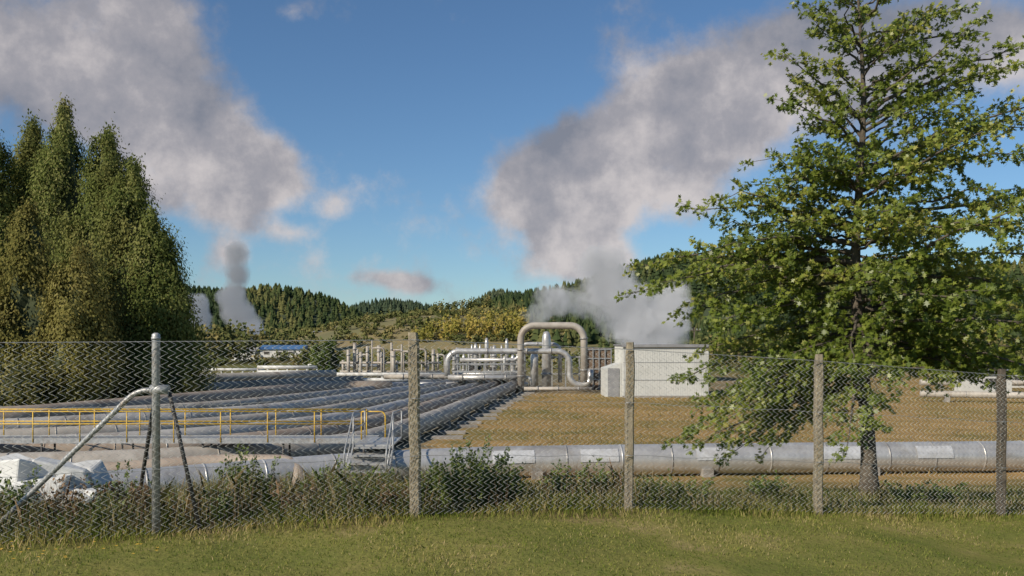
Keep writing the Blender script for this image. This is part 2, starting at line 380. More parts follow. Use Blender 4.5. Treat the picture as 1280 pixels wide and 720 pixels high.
tube_obj('header_branch',[P(575,450,Yp+4),P(650,450,Yp+4),P(650,430,Yp+4),P(700,430,Yp+4),P(700,478,Yp+4)],.15,'alu',.6,12,(.3,.6))
mb=MB()
c=P(683,480,Yp+3)
mb.tube([(c[0],c[1],0),(c[0],c[1],3.7),(c[0],c[1],4.1),(c[0],c[1],4.4),(c[0],c[1],4.45)],[.34,.34,.30,.2,.05],20); mb.tube([(c[0],c[1],1.2),(c[0],c[1],1.3)],.42,20,1); mb.tube([(c[0],c[1],2.9),(c[0],c[1],3.0)],.38,20,1)
c=P(668,480,Yp+5); mb.tube([(c[0],c[1],0),(c[0],c[1],2.6),(c[0],c[1],3.0)],[.3,.3,.1],16)
mb.obj('separator_vessel',['alu','band'],plant)
mb=MB()
for k in range(16):
    px=568+k*5.7+rng.normal(0,1.4); Y=Yp+2+rng.uniform(0,7); c=P(px,0,Y); h=rng.uniform(2.4,4.0); r=rng.uniform(.08,.2)
    mb.tube([(c[0],Y,0),(c[0],Y,h*.9),(c[0],Y,h)],[r,r,r*.5],10,0)
    mb.tube([(c[0],Y,h*.75),(c[0],Y,h*.75+.1)],r*1.4,10,1)
    mb.tube([(c[0],Y,h*.5),(c[0],Y,h*.5+.12)],r*1.5,10,1)
    if k%2: mb.tube(fillet([(c[0],Y,h*.35),(c[0]+.5,Y-.1,h*.35),(c[0]+.5,Y-.1,0)],.2,4),r*.7,8,0)
    mb.tube([(c[0],Y-.3,h*.45),(c[0],Y-.34,h*.45)],.18,12,2); mb.tube([(c[0],Y-.3,h*.45),(c[0],Y,h*.45)],.03,6,2)
for z in (.6,1.3,2.0): mb.tube([P(566,0,Yp+1.8)*[1,1,0]+[0,0,z],P(648,0,Yp+1.8)*[1,1,0]+[0,0,z]],.12-.02*z,10,0)
mb.obj('valve_manifold',['alu','band','darksteel'],plant)
mb=MB()
for k in range(8):
    x=P(572+k*11,0,Yp+.8)[0]
    mb.box((x,Yp+.8,1.0),(.08,.08,2.0),0); mb.box((x,Yp+4,1.0),(.08,.08,2.0),0)
mb.box((P(610,0,Yp+.8)[0],Yp+.8,1.5),(5.2,.1,.12),0); mb.box((P(610,0,Yp+.8)[0],Yp+.75,2.05),(5.2,.06,.08),0); mb.box((P(610,0,Yp)[0],Yp+2.4,.95),(5.0,3.0,.06),0)
for k in range(5):
    x=P(690+k*17,0,Yp+5)[0]; mb.box((x,Yp+5,1.3),(.1,.1,2.6),0)
for z in (1.2,2.5): mb.box((P(724,0,Yp+5)[0],Yp+4.93,z),(4.6,.1,.1),0)
mb.obj('steel_frame',['steel'],plant)
for (a,b,py,Y,r,mt) in ((440,660,480,Yp+2,.16,'alu'),(560,650,472,Yp+.3,.2,'alu'),(655,740,486,Yp-.5,.14,'alu_dull'),(480,600,471,Yp+8,.2,'alu_dull')):
    tube_obj('low_header',[P(a,py,Y),P(b,py,Y)],r,mt,1,12,(.2,.5,.8))
mb=MB()
for k in range(20):
    px=428+k*6.3+rng.normal(0,1.8); Y=rng.uniform(88,100); c=P(px,0,Y); h=rng.uniform(1.8,3.9); r=rng.uniform(.07,.2)
    mb.tube([(c[0],Y,0),(c[0],Y,h)],r,8,0); mb.tube([(c[0],Y,h*.8),(c[0],Y,h*.8+.12)],r*1.4,8,1)
    if k%3==0: mb.tube(fillet([(c[0],Y,h*.8),(c[0]+1.2,Y,h*.8),(c[0]+1.2,Y,0)],.3,4),.1,8,0)
for z in (.7,1.6): mb.tube([(P(425,0,93)[0],93,z),(P(552,0,93)[0],93,z)],.12,8,0)
mb.obj('wellhead_row',['alu_dull','band'],plant)
mb=MB()
for (a,b,py,Y) in ((322,396,459,92),(322,396,465,92),(385,480,457,100),(395,560,468,84),(250,330,462,110),(410,560,475,78)):
    A,B=P(a,py,Y),P(b,py,Y); mb.tube([A,B],.17,8,0)
    for q in np.linspace(0,1,7): c=A+(B-A)*q; mb.box((c[0],c[1]+.05,c[2]/2),(.14,.2,c[2]),0)
mb.obj('white_pipe_rack',['whitepaint'],plant)

# ---------------------------------------------------------------- buildings
sh=empty('metal_shed'); mb=MB(); Y=60.0
xa,xb=P(779,0,Y)[0],P(886,0,Y)[0]; H=CZ-(432-430)/F*Y+.0; D=5.0
mb.box(((xa+xb)/2,Y+D/2,H/2),(xb-xa,D,H),0)
nr=36
for k in range(nr+1):
    x=xa+.06+(xb-xa-.12)*k/nr; mb.box((x,Y-.006,H/2),(.04,.018,H-.02),0)
for k in range(24): mb.box((xa-.012,Y+.1+k*.2,H/2),(.03,.05,H-.02),0); mb.box((xb+.012,Y+.1+k*.2,H/2),(.03,.05,H-.02),0)
mb.obj('shed_walls',['white'],sh)
mb=MB(); mb.box(((xa+xb)/2,Y+D/2,H+.04),(xb-xa+.2,D+.2,.08),0); mb.box(((xa+xb)/2,Y-.12,H-.02),(xb-xa+.24,.06,.16),0); mb.box(((xa+xb)/2,Y-.02,.06),(xb-xa+.1,.12,.14),1)
for z in (1.15,2.3): mb.box(((xa+xb)/2,Y-.02,z),(xb-xa,.02,.025),0)
mb.obj('shed_roof',['roofgrey','conc'],sh)
mb=MB(); xc=P(758,0,Y)[0]; h2=CZ-(459-430)/F*Y
v=[(xc,Y+.8,0),(xa-.03,Y+.8,0),(xa-.03,Y+.8,h2+.25),(xc,Y+.8,h2-.1),(xc,Y+3.8,0),(xa-.03,Y+3.8,0),(xa-.03,Y+3.8,h2+.25),(xc,Y+3.8,h2-.1)]
mb.add(v,[(0,1,2,3),(4,7,6,5),(0,3,7,4),(3,2,6,7)],0)
mb.box(((xc+xa)/2,Y+.77,.95),(.75,.05,1.9),1)
mb.obj('shed_lean_to',['white','roofgrey'],sh)
b=empty('brown_plant_building'); mb=MB(); c=P(750,0,70); mb.box((c[0]-.1,71.5,1.6),(1.9,3,3.2),0)
for z in (.8,1.6,2.4,3.1): mb.box((c[0]-.1,69.96,z),(2.0,.08,.08),1)
for k in range(5): mb.box((c[0]-1+k*.46,69.94,1.6),(.07,.09,3.2),1)
mb.obj('clad_box',['brown','steel'],b)
def house(name,c,w,d,h,wall,roof,rh=1.2,rot=0):
    e=empty(name,c); e.rotation_euler[2]=rot
    mb=MB(); mb.box((0,0,h/2),(w,d,h),0); mb.obj('walls',[wall],e)
    mb=MB(); o=.3; v=[(-w/2-o,-d/2-o,h),(w/2+o,-d/2-o,h),(w/2+o,d/2+o,h),(-w/2-o,d/2+o,h),(-w/2-o,0,h+rh),(w/2+o,0,h+rh)]
    mb.add(v,[(0,1,5,4),(2,3,4,5),(1,2,5),(3,0,4),(0,3,2,1)],0); mb.obj('roof',[roof],e)
    mb=MB()
    for k in range(int(w//2.5)):
        x=-w/2+1.3+k*2.5; mb.box((x,-d/2-.02,h*.55),(1.1,.06,h*.35),0)
    mb.obj('windows',['darksteel'],e)
c=P(356,0,190); house('blue_roof_building',(c[0],190,.8),8.5,6,1.6,'whitepaint','blue',.9)
c=P(308,0,200); house('plant_office',(c[0],200,0),5,5,2,'whitepaint','roofgrey',.8)
c=P(1228,0,66); house('plant_office',(c[0],66,0),2.6,3,1.5,'white','roofgrey',.4)
c=P(1272,0,75); house('plant_office',(c[0],75,0),3.6,3,1.3,'white','blue',.5)
c=P(402,0,330); house('grey_roof_building',(c[0],330,4.6),6,5,2.4,'brown','roofgrey',1.2)
pipe('steam_pipe',[P(1150,492,56),P(1500,498,52)],.2,'alu_dull',2,1.6,12,True,5)
pipe('steam_pipe',[P(1150,478,72),P(1500,480,70)],.22,'alu_dull',2,1.6,12,True,5)
mb=MB(); x=P(868,0,150)[0]
mb.tube([(x,150,0),(x,150,6.2)],[.16,.11],8,0); mb.box((x,149.9,5.7),(2,.12,.12),0)
for k in (-.9,-.4,.4,.9): mb.tube([(x+k,149.9,5.76),(x+k,149.9,6.0)],.05,6,1)
mb.obj('power_pole',['bark','whitepaint'])

mb=MB()
for (px,py,Y,sx,sy,sz) in ((20,592,12.2,.75,.5,.36),(78,596,12.4,.7,.5,.3),(112,592,12.6,.42,.4,.30),(55,612,12.0,.6,.5,.26),(92,640,11.6,.28,.3,.42),(15,625,11.8,.5,.5,.4),(-40,605,12.2,.7,.5,.5),(70,652,11.4,.4,.3,.2),(108,622,12.0,.4,.35,.22),(30,655,11.3,.5,.4,.22)):
    c=P(px,py,Y); n0=mb.n; mb.box(c,(sx,sy,sz),0,rot=Matrix.Rotation(rng.uniform(-.5,.5),3,'Z')@Matrix.Rotation(rng.uniform(-.25,.25),3,'Y'))
    for i in range(n0,mb.n): mb.v[i]=tuple(np.array(mb.v[i])+rng.normal(0,.05,3))
o=mb.obj('concrete_rubble',['whitepaint']); bv=o.modifiers.new('b','BEVEL'); bv.width=.03; bv.segments=2

# ---------------------------------------------------------------- oak tree
def oak():
    root=empty('oak_tree'); bx,by,bz=5.44,14.0,float(hz(5.44,14.0))-.05
    mb=MB(); top=9.5
    tz=np.linspace(bz,top,26); tt=(tz-bz)/(top-bz)
    tx=bx-.12*np.sin(tt*3)+.05*np.sin(tt*11)-.1*tt; ty=by+.08*np.sin(tt*7)
    rr=.115*(1-tt)**1.1+.010; rr[0]=.19; rr[1]=.135
    mb.tube(np.stack([tx,ty,tz],-1),rr,12,0)
    def trunk(z): return np.array([np.interp(z,tz,tx),np.interp(z,tz,ty),z])
    prim=[]
    def Lz(z): return np.interp(z,[2.6,3.4,4.3,5.2,6.0,6.8,7.6,8.4,9.4],[2.6,2.6,2.5,2.05,1.55,1.35,1.15,.9,.3])
    ga=0
    for z in np.r_[np.linspace(2.7,6.2,76),np.linspace(6.2,9.35,34)]:
        ga+=2.39996; az=ga+rng.normal(0,.25); L=Lz(z)*rng.uniform(.45,1.1)
        if z<3.2 and math.cos(az)>-.25: continue
        if math.cos(az)>.2: L*=1.38
        el=np.interp(z,[2.6,4,6,9],[-.12,.05,.32,.65])+rng.normal(0,.1); dr=np.interp(z,[2.6,3.5,5,9],[-.42,-.25,-.1,.05])
        if math.cos(az)>.0 and z<4.5: dr*=.5; el+=.06
        d=np.array([math.cos(az)*math.cos(el),math.sin(az)*math.cos(el),math.sin(el)])
        a=trunk(z); end=a+d*L; end[2]+=dr*L
        prim.append((a,a+d*L*.5,end))
    for (z,px,py,dy) in ((4.75,786,368,-.2),(4.9,800,335,.3),(4.5,830,352,-.8),(4.7,850,330,.5),(4.6,870,385,-.4),(5.3,868,262,.1),(5.6,905,250,-.5),(5.2,895,285,.6),(5.0,900,310,-1.0),(3.2,848,545,-.4),(3.1,875,560,.3),(3.3,905,470,-.7),(3.5,868,515,.6),(3.2,900,530,-.9),(3.4,930,500,-1.2),(3.3,950,545,-.2),(3.0,960,560,.6),(5.9,955,200,0),(5.8,960,225,-.6),(6.9,978,70,.1),(6.5,975,125,-.3),(6.6,985,95,.5),(7.9,1205,12,.2),(6.7,1262,85,-.2),(6.9,1290,60,.3),(6.8,1240,95,-.7),(6.0,1330,130,0),(5.8,1300,190,-.5),(6.1,1290,160,.6),(5.2,1350,250,.3),(5.0,1320,290,-.6),(4.6,1370,330,-.4),(4.4,1330,370,-1.0),(4.0,1340,430,.2),(3.8,1290,450,-1.0),(4.0,1310,400,.7),(4.3,905,415,-.9),(3.9,920,440,.2),(3.2,1330,475,0),(3.5,1300,470,-.7),(3.6,1250,465,-1.3),(3.4,1230,480,.6),(3.3,1180,475,-1.5),(3.7,1360,450,-.5),(3.5,1210,470,1.3),(8.0,1020,20,.1),(7.8,1230,40,.1)):
        a=trunk(z); e=P(px,py,by+dy); m=(a+e)/2; m[2]+=.12*np.linalg.norm(e-a); prim.append((a,m,e))
    C=[];A=[];R=[]
    for (a,m,e) in prim:
        L=np.linalg.norm(e-a); k=9; q=np.linspace(0,1,k)[:,None]; pts=(1-q)**2*a+2*q*(1-q)*(m)+q*q*e
        pts[1:-1]+=rng.normal(0,.03,(k-2,3))
        mb.tube(pts,np.linspace(.010+.009*L,.004,k),6,0,caps=False)
        br=rng.uniform(.25,.75); s=.16; side=1
        while s<1.0:
            p=np.array([np.interp(s,q[:,0],pts[:,i]) for i in range(3)]); t=norm(e-a)
            lat=norm(np.cross(t,[0,0,1]))*side; side*=-1
            tl=(.22+.42*(1-s)*min(L,3)/2+.1)*rng.uniform(.55,1.3)
            d=norm(lat*rng.uniform(.5,1.1)+t*rng.uniform(.4,1.0)+np.array([0,0,rng.normal(.05,.3)]))
            if s>.93: d=norm(t+rng.normal(0,.2,3))
            kk=5; qq=np.linspace(0,1,kk)[:,None]; tp=p+d*tl*qq+np.array([0,0,-.12*tl])*qq**2+rng.normal(0,.012,(kk,3))*qq
            mb.tube(tp,np.linspace(.005,.002,kk),3,0,caps=False)
            nn=max(3,int(tl/.03)); u=rng.uniform(.12,1.03,nn)
            pc=np.stack([np.interp(u,qq[:,0],tp[:,i]) for i in range(3)],-1)
            for rep in range(2):
                C.append(pc+rng.normal(0,.028,(nn,3))); A.append(d*.5+rng.normal(0,.75,(nn,3))+np.array([0,0,-.25])); R.append(np.clip(br+rng.normal(0,.17,nn),0,1))
            s+=.132/L*rng.uniform(.6,1.4)
    mb.obj('trunk_and_limbs',['bark'],root)
    C=np.concatenate(C);A=np.concatenate(A);R=np.concatenate(R); n=len(C)
    Nn=np.stack([rng.normal(-.5,.5,n),rng.normal(-.5,.5,n),np.abs(rng.normal(.75,.35,n))],-1)
    L=rng.uniform(.062,.108,n)
    V,k=leaves(C,A,Nn,L,L*.9,OAK)
    mat=leafmat('oak_leaves',[(0,(.075,.11,.015)),(.35,(.155,.205,.027)),(.7,(.27,.305,.05)),(1,(.43,.39,.10))],.42,.42,.5)
    polymesh('leaves',V,k,mat,np.repeat(R,k),root); print('oak leaves',n)
oak()

# ---------------------------------------------------------------- generic leafy crowns
def crown(name,root_loc,height,W,nclump,nleaf,mat,size=.26,base=0,prof=None,core=True,hang=1,trunk=True,clsize=.5,tone=0.5,tall=False):
    root=empty(name); x0,y0,z0=root_loc
    prof=prof or (lambda t: (.12+.88*min(1,(t*1.7)**.7))*(1-.2*max(0,t-.7)/.3))
    C=[];A=[];R=[];O=[]
    if tall:
        nb=34; tb=np.r_[.0,.04,.09,rng.uniform(.05,.95,nb-3)**.9]; ab=rng.uniform(0,2*math.pi,nb); pick=rng.integers(0,nb,nclump)
        u=rng.uniform(0,1,nclump); az=ab[pick]+rng.normal(0,.28,nclump)
        t=np.clip(tb[pick]+.2*(1-u)-.05+rng.normal(0,.02,nclump),0,1); bl=rng.uniform(.7,1.3,nb)[pick]
        w=np.array([prof(k) for k in t])*W*bl; rad=w*(.4+.6*rng.uniform(0,1,nclump)**.6); cr=np.clip(rng.uniform(0,1,nb)[pick]*.6+rng.uniform(0,.4,nclump),0,1)
    else:
        t=rng.uniform(0,1,nclump)**.85; az=rng.uniform(0,2*math.pi,nclump); lob=1+.2*np.sin(az*3+t*7+x0)+.14*np.sin(az*5-t*11)
        w=np.array([prof(k) for k in t])*W*lob; rad=w*rng.uniform(.45,1,nclump)**.5; cr=rng.uniform(0,1,nclump)
    cz=z0+base+(height-base)*(1-t)+rng.normal(0,.2,nclump)
    cx=x0+np.cos(az)*rad; cy=y0+np.sin(az)*rad
    for i in range(nclump):
        s=clsize*rng.uniform(.55,1.35)*(0.6+.4*min(1,t[i]*4)); m=nleaf
        d=rng.normal(0,.5,(m,3))*[s,s,s*1.6]
        C.append(np.array([cx[i],cy[i],cz[i]])+d); out=np.array([math.cos(az[i]),math.sin(az[i]),0])
        A.append(rng.normal(0,.4,(m,3))+out*.25+np.array([0,0,-.8 if hang else .3])); R.append(np.clip(tone-.5+.6*cr[i]+.4*rng.uniform(0,1,m),0,1))
        O.append(out*1.0+d/s*1.1+rng.normal(0,.35,(m,3))+[0,0,.3])
    C=np.concatenate(C);A=np.concatenate(A);R=np.concatenate(R); n=len(C); Nn=np.concatenate(O)
    L=rng.uniform(.7,1.3,n)*size; V,k=leaves(C,A,Nn,L,L*.5,RH); polymesh('foliage',V,k,mat,np.repeat(R,k),root)
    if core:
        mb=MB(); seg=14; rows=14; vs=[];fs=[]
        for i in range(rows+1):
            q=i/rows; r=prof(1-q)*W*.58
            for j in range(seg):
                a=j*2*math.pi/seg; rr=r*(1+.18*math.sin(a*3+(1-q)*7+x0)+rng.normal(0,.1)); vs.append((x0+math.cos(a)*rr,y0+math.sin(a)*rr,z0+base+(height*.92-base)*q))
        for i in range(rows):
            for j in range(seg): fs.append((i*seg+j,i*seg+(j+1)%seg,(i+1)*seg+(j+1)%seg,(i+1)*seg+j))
        mb.add(vs,fs,0); mb.obj('inner_shade_core',[coremat],root)
    if trunk:
        mb=MB(); mb.tube([(x0,y0,z0-.2),(x0+.05,y0,z0+height*.3),(x0,y0,z0+height*.75)],[W*.1+.03,W*.07+.02,.02],8,0); mb.obj('trunk',['bark'],root)
    return root
coremat=surf('crown_shade_core',(.03,.04,.016),(.055,.068,.026),.95,0,3,.6,8)  # dark filler shell, its colour stands in for shade inside the crowns
euc=leafmat('eucalypt_leaves',[(0,(.06,.085,.022)),(.4,(.135,.165,.045)),(.75,(.24,.25,.083)),(1,(.36,.33,.14))],.3,.5,.1,(.22,(.24,.20,.072)))
euc2=leafmat('olive_brown_leaves',[(0,(.10,.105,.03)),(.5,(.22,.20,.06)),(1,(.36,.31,.12))],.3,.5,.1)
for (px,top,hw,Y,mt,nc) in ((-150,160,70,62,euc,200),(-75,168,66,60,euc,300),(-12,172,58,58,euc,400),(38,160,52,61,euc,400),(80,142,56,59,euc,500),(132,168,56,57,euc,480),(165,208,52,55,euc,430),(190,272,44,53.5,euc,360),(214,346,32,53,euc,230),(40,262,50,49,euc2,380),(95,320,44,48,euc2,300),(-40,300,50,49,euc,260)):
    H=(430-top)/F*Y+CZ; W=hw/F*Y
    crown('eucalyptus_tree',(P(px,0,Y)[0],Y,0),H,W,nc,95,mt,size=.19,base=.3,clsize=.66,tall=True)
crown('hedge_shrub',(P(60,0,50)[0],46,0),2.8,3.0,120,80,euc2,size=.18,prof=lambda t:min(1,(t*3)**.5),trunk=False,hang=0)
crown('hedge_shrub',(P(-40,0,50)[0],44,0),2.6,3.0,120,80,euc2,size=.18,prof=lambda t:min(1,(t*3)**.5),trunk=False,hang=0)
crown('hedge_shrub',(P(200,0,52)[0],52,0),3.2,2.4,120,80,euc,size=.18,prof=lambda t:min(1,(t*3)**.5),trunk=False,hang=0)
green=leafmat('shrub_leaves',[(0,(.05,.085,.018)),(.5,(.12,.17,.037)),(1,(.23,.26,.075))],.3,.5,.3)
crown('round_bush',(P(408,0,100)[0],100,0),3.7,1.7,60,50,green,size=.28,prof=lambda t:math.sin(math.pi*min(.9,max(.08,t)))**.5,hang=0,clsize=.4)

def shrub(name,px,Y,H,W,mat,n=700,size=.05):
    c=P(px,0,Y); z=float(hz(c[0],Y)); root=empty(name); mb=MB(); C=[];A=[]
    ns=int(14+W*20)
    for i in range(ns):
        a=rng.uniform(0,2*math.pi); l=rng.uniform(.5,1.05); e=np.array([c[0]+math.cos(a)*W*rng.uniform(.1,1)*l,Y+math.sin(a)*W*.7*l,z+H*l*rng.uniform(.55,1.05)])
        b=np.array([c[0]+rng.normal(0,W*.25),Y+rng.normal(0,.06),z-.03]); m=(b+e)/2+[0,0,.1*H]; q=np.linspace(0,1,6)[:,None]; pts=(1-q)**2*b+2*q*(1-q)*m+q*q*e
        mb.tube(pts,np.linspace(.005,.0015,6),3,0,caps=False); k=n//ns; u=rng.uniform(.2,1,k)
        C.append(np.stack([np.interp(u,q[:,0],pts[:,j]) for j in range(3)],-1)+rng.normal(0,.02,(k,3))); A.append(rng.normal(0,.7,(k,3))+[0,0,.4])
    C=np.concatenate(C);A=np.concatenate(A);m=len(C); L=rng.uniform(.6,1.3,m)*size
    V,k=leaves(C,A,rng.normal(0,.6,(m,3))+[-.2,-.4,.8],L,L*.5,RH); polymesh('leaves',V,k,mat,np.repeat(rng.uniform(0,1,m),k),root); mb.obj('stems',['bark'],root)
dead=leafmat('dead_fern',[(0,(.12,.075,.045)),(.5,(.22,.14,.08)),(1,(.36,.25,.15))],.2,.8,.1)
for a in ((565,10.0,.80,.45,green,2600),(600,10.3,.78,.45,green,2400),(635,10.5,.5,.4,green,1300),(530,10.2,.5,.3,green,900),(300,10.6,.8,.35,green,1400),(330,11,.65,.35,green,1000),(150,9.8,.65,.4,green,1000),(25,9.3,.6,.4,green,1000),(90,9.4,.55,.5,dead,900),(175,9.3,.5,.4,dead,800),(400,10.8,.5,.5,green,1000),(460,11.0,.52,.5,green,1000),(380,9.6,.35,.4,dead,500),(700,11.0,.42,.4,green,700),(745,11.5,.45,.4,green,700),(820,11.5,.35,.5,green,600),(860,12,.35,.5,green,600),(960,12.4,.35,.5,green,600),(1180,13,.35,.5,green,600),(1130,12.6,.35,.5,green,600),(230,9.5,.3,.3,dead,500),(-30,9.0,.6,.4,green,900),(270,9.3,.35,.3,green,500),(60,8.8,.3,.4,dead,500),(440,9.9,.35,.4,green,600),(130,9.0,.35,.35,green,500),(490,9.8,.3,.3,dead,500)): shrub('weed_shrub',*a)
n=1100; X=rng.uniform(-7,1.5,n); Y=fy(X)+rng.uniform(.1,1.6,n)
blades('dry_stalks',X,Y,rng.uniform(.25,.6,n),np.full(n,.004),.45,dead,rng.uniform(.5,1,n))
n=26; X=rng.uniform(-4.4,-2.9,n); Y=rng.uniform(7.2,8.0,n); V=[]
for x,y in zip(X,Y):
    z=float(hz(x,y))+rng.uniform(.04,.09)
    for k in range(8):
        a=k*2*math.pi/8+rng.uniform(0,.2); V+=[(x,y,z),(x+.014*math.cos(a-.3),y+.014*math.sin(a-.3),z+.004),(x+.015*math.cos(a+.3),y+.015*math.sin(a+.3),z+.004)]
polymesh('dandelions',np.array(V),3,M['yellow'])

# ---------------------------------------------------------------- hills and forests
hillmat_d=surf('forest_floor',(.03,.045,.02),(.06,.075,.03),.95,0,.02)
hillmat_g=surf('pasture_hill',(.13,.135,.045),(.26,.195,.09),.95,0,.035,0,1,(.09,.10,.035))
def hill(name,D,prof,depth,mat):
    px=np.array([p[0] for p in prof]); py=np.array([p[1] for p in prof])
    xs=np.linspace(px[0],px[-1],120); crest=np.interp(xs,px,py); rows=16
    Hc=np.maximum(CZ-(crest-430)/F*D,-2); Xw=(xs-640)/F*D
    def surfz(X,Y):
        h=np.interp(X,Xw,Hc); q=(Y-(D-depth))/depth; q=np.clip(q,0,2); s=np.where(q<1,np.sin(q*math.pi/2),np.cos((q-1)*math.pi/2))
        return h*s+ .09*h*np.sin(X*.05+Y*.03)*np.minimum(q,1)*(1-np.minimum(q,1))*4-1
    ys=np.linspace(D-depth,D+depth,2*rows+1); X,Y=np.meshgrid(Xw,ys); Z=surfz(X,Y); V=np.stack([X,Y,Z],-1).reshape(-1,3); nx=len(xs)
    i,j=np.meshgrid(np.arange(nx-1),np.arange(2*rows)); a=(j*nx+i).ravel()
    polymesh(name,V,4,mat,faces=np.stack([a,a+1,a+1+nx,a+nx],-1),smooth=True); return surfz,Xw[0],Xw[-1]
def conifers(name,pos,hh,ww,mat,tone=.5):
    n=len(pos); seg=9; tiers=[(0.02,1.0,.45),(.25,.8,.66),(.48,.58,.85),(.68,.36,1.0)]
    Vs=[];R=[]; r0=np.clip(rng.uniform(0,1,n)*.6+.2+.4*np.sin(pos[:,0]*.05+pos[:,1]*.03)*np.sin(pos[:,0]*.017+2),0,1); a0=rng.uniform(0,6.28,n)
    for (zb,rb,zt) in tiers:
        ang=a0[:,None]+np.arange(seg)[None]*2*math.pi/seg; rad=rb*ww[:,None]*rng.uniform(.6,1.15,(n,seg))
        zz=pos[:,2:3]+hh[:,None]*(zb+rng.uniform(-.05,.05,(n,seg)))
        ring=np.stack([pos[:,0:1]+np.cos(ang)*rad,pos[:,1:2]+np.sin(ang)*rad,zz],-1)
        tip=np.stack([pos[:,0],pos[:,1],pos[:,2]+hh*zt],-1)[:,None,:].repeat(seg,1)
        tri=np.stack([ring,np.roll(ring,-1,1),tip],2); Vs.append(tri.reshape(-1,3)); R.append(np.repeat(np.clip(tone-.5+r0,0,1),seg*3))
    polymesh(name,np.concatenate(Vs),3,mat,np.concatenate(R))
pine=leafmat('pine_needles',[(0,(.025,.04,.02)),(.5,(.05,.07,.027)),(1,(.14,.135,.05))],.05,.9,.1)
pine2=leafmat('hazed_pine_needles',[(0,(.035,.055,.036)),(.5,(.052,.072,.042)),(1,(.085,.10,.055))],.05,.9,.1)  # paler, bluer greens: distance haze put into the needle colour
def forest(name,D,sz,x0,x1,depth,n,h,w,mat,yfrac=(.0,1.15)):
    X=rng.uniform(x0,x1,n); Y=D-depth+rng.uniform(*yfrac,n)*depth
    Z=sz(X,Y); k=Z>-.5; X,Y,Z=X[k],Y[k],Z[k]; m=len(X)
    hh=h*rng.uniform(.6,1.15,m); conifers(name,np.stack([X,Y,Z-1],-1),hh,w*rng.uniform(.75,1.2,m)*hh/h,mat)
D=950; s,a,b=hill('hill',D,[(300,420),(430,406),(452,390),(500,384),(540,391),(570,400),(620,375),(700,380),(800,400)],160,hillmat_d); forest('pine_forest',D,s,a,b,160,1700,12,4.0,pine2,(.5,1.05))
D=700; s,a,b=hill('hill',D,[(-500,400),(-100,382),(100,373),(230,366),(280,370),(340,363),(395,373),(440,391),(475,410),(530,434)],160,hillmat_d); forest('pine_forest',D,s,a,b,160,4800,8,3.2,pine)
D=600; s,a,b=hill('hill',D,[(560,430),(600,397),(625,378),(660,372),(700,366),(745,357),(790,342),(840,326),(900,322),(1000,332),(1280,345),(1800,350)],170,hillmat_d)
forest('pine_forest',D,s,a,b,170,6000,8,3.0,pine)
D=400; s,a,b=hill('hill',D,[(330,434),(400,420),(450,404),(500,397),(560,390),(620,388),(680,386),(740,392),(800,405),(900,425),(1000,436)],150,hillmat_g)
forest('pine_forest',D,s,P(655,0,D)[0],b,150,1100,7,2.5,pine,(.1,1.0)); sg=s
def clumps(name,pos,Hh,Ww,nl,mat,size):
    C=[];R=[]
    for i in range(len(pos)):
        nb=7; r=rng.uniform(0,1)
        for b in range(nb):
            o=rng.normal(0,.42,3)*[Ww[i],Ww[i],0]+[0,0,Hh[i]*rng.uniform(.25,.9)]; m=nl//nb
            C.append(pos[i]+o+rng.normal(0,.32,(m,3))*[Ww[i]*.7,Ww[i]*.7,Hh[i]*.33]); R.append(np.clip(.55*r+.15*rng.uniform()+.35*rng.uniform(0,1,m),0,1))
    C=np.concatenate(C);R=np.concatenate(R); n=len(C); L=rng.uniform(.6,1.3,n)*size
    V,k=leaves(C,rng.normal(0,1,(n,3)),rng.normal(0,.6,(n,3))+[-.4,-.8,.6],L,L*.8,RH); polymesh(name,V,k,mat,np.repeat(R,k))
gold=leafmat('autumn_poplar_leaves',[(0,(.12,.14,.035)),(.5,(.27,.24,.055)),(1,(.46,.34,.10))],.2,.7,.1)
scrub=leafmat('scrub_leaves',[(0,(.045,.06,.022)),(.5,(.11,.12,.042)),(1,(.24,.19,.08))],.1,.8,.1)
n=80; X=(rng.uniform(525,655,n)-640)/F*300; Y=rng.uniform(275,310,n); clumps('autumn_trees',np.stack([X,Y,sg(X,Y)*0],-1),rng.uniform(7,12,n)*np.interp(X,[-30,-12,4],[.8,1.25,1.25]),rng.uniform(1.4,2.2,n),210,gold,.8)
n=330; X=(rng.uniform(370,700,n)-640)/F*370; Y=rng.uniform(270,400,n); clumps('hill_scrub',np.stack([X,Y,sg(X,Y)-.3],-1),rng.uniform(1.2,3.6,n),rng.uniform(1.,2.6,n),60,scrub,.9)
n=26; X=(rng.uniform(540,620,n)-640)/F*395; Y=rng.uniform(388,402,n); clumps('hilltop_trees',np.stack([X,Y,sg(X,Y)-.3],-1),rng.uniform(3,8,n),rng.uniform(1.,2.0,n),120,scrub,.8)
n=260; X=rng.uniform(-75,80,n); Y=rng.uniform(128,235,n); clumps('valley_scrub',np.stack([X,Y,X*0],-1),rng.uniform(1.0,2.6,n),rng.uniform(.8,1.8,n),80,scrub,.6)
n=70; X=rng.uniform(16,95,n); Y=rng.uniform(105,150,n); clumps('boundary_trees',np.stack([X,Y,X*0],-1),rng.uniform(3,7,n),rng.uniform(1.2,2.4,n),160,scrub,.6)
n=60; X=rng.uniform(-68,-48,n); Y=rng.uniform(150,230,n); clumps('valley_trees',np.stack([X,Y,X*0],-1),rng.uniform(4,8,n),rng.uniform(1.2,2.4,n),140,scrub,.7)

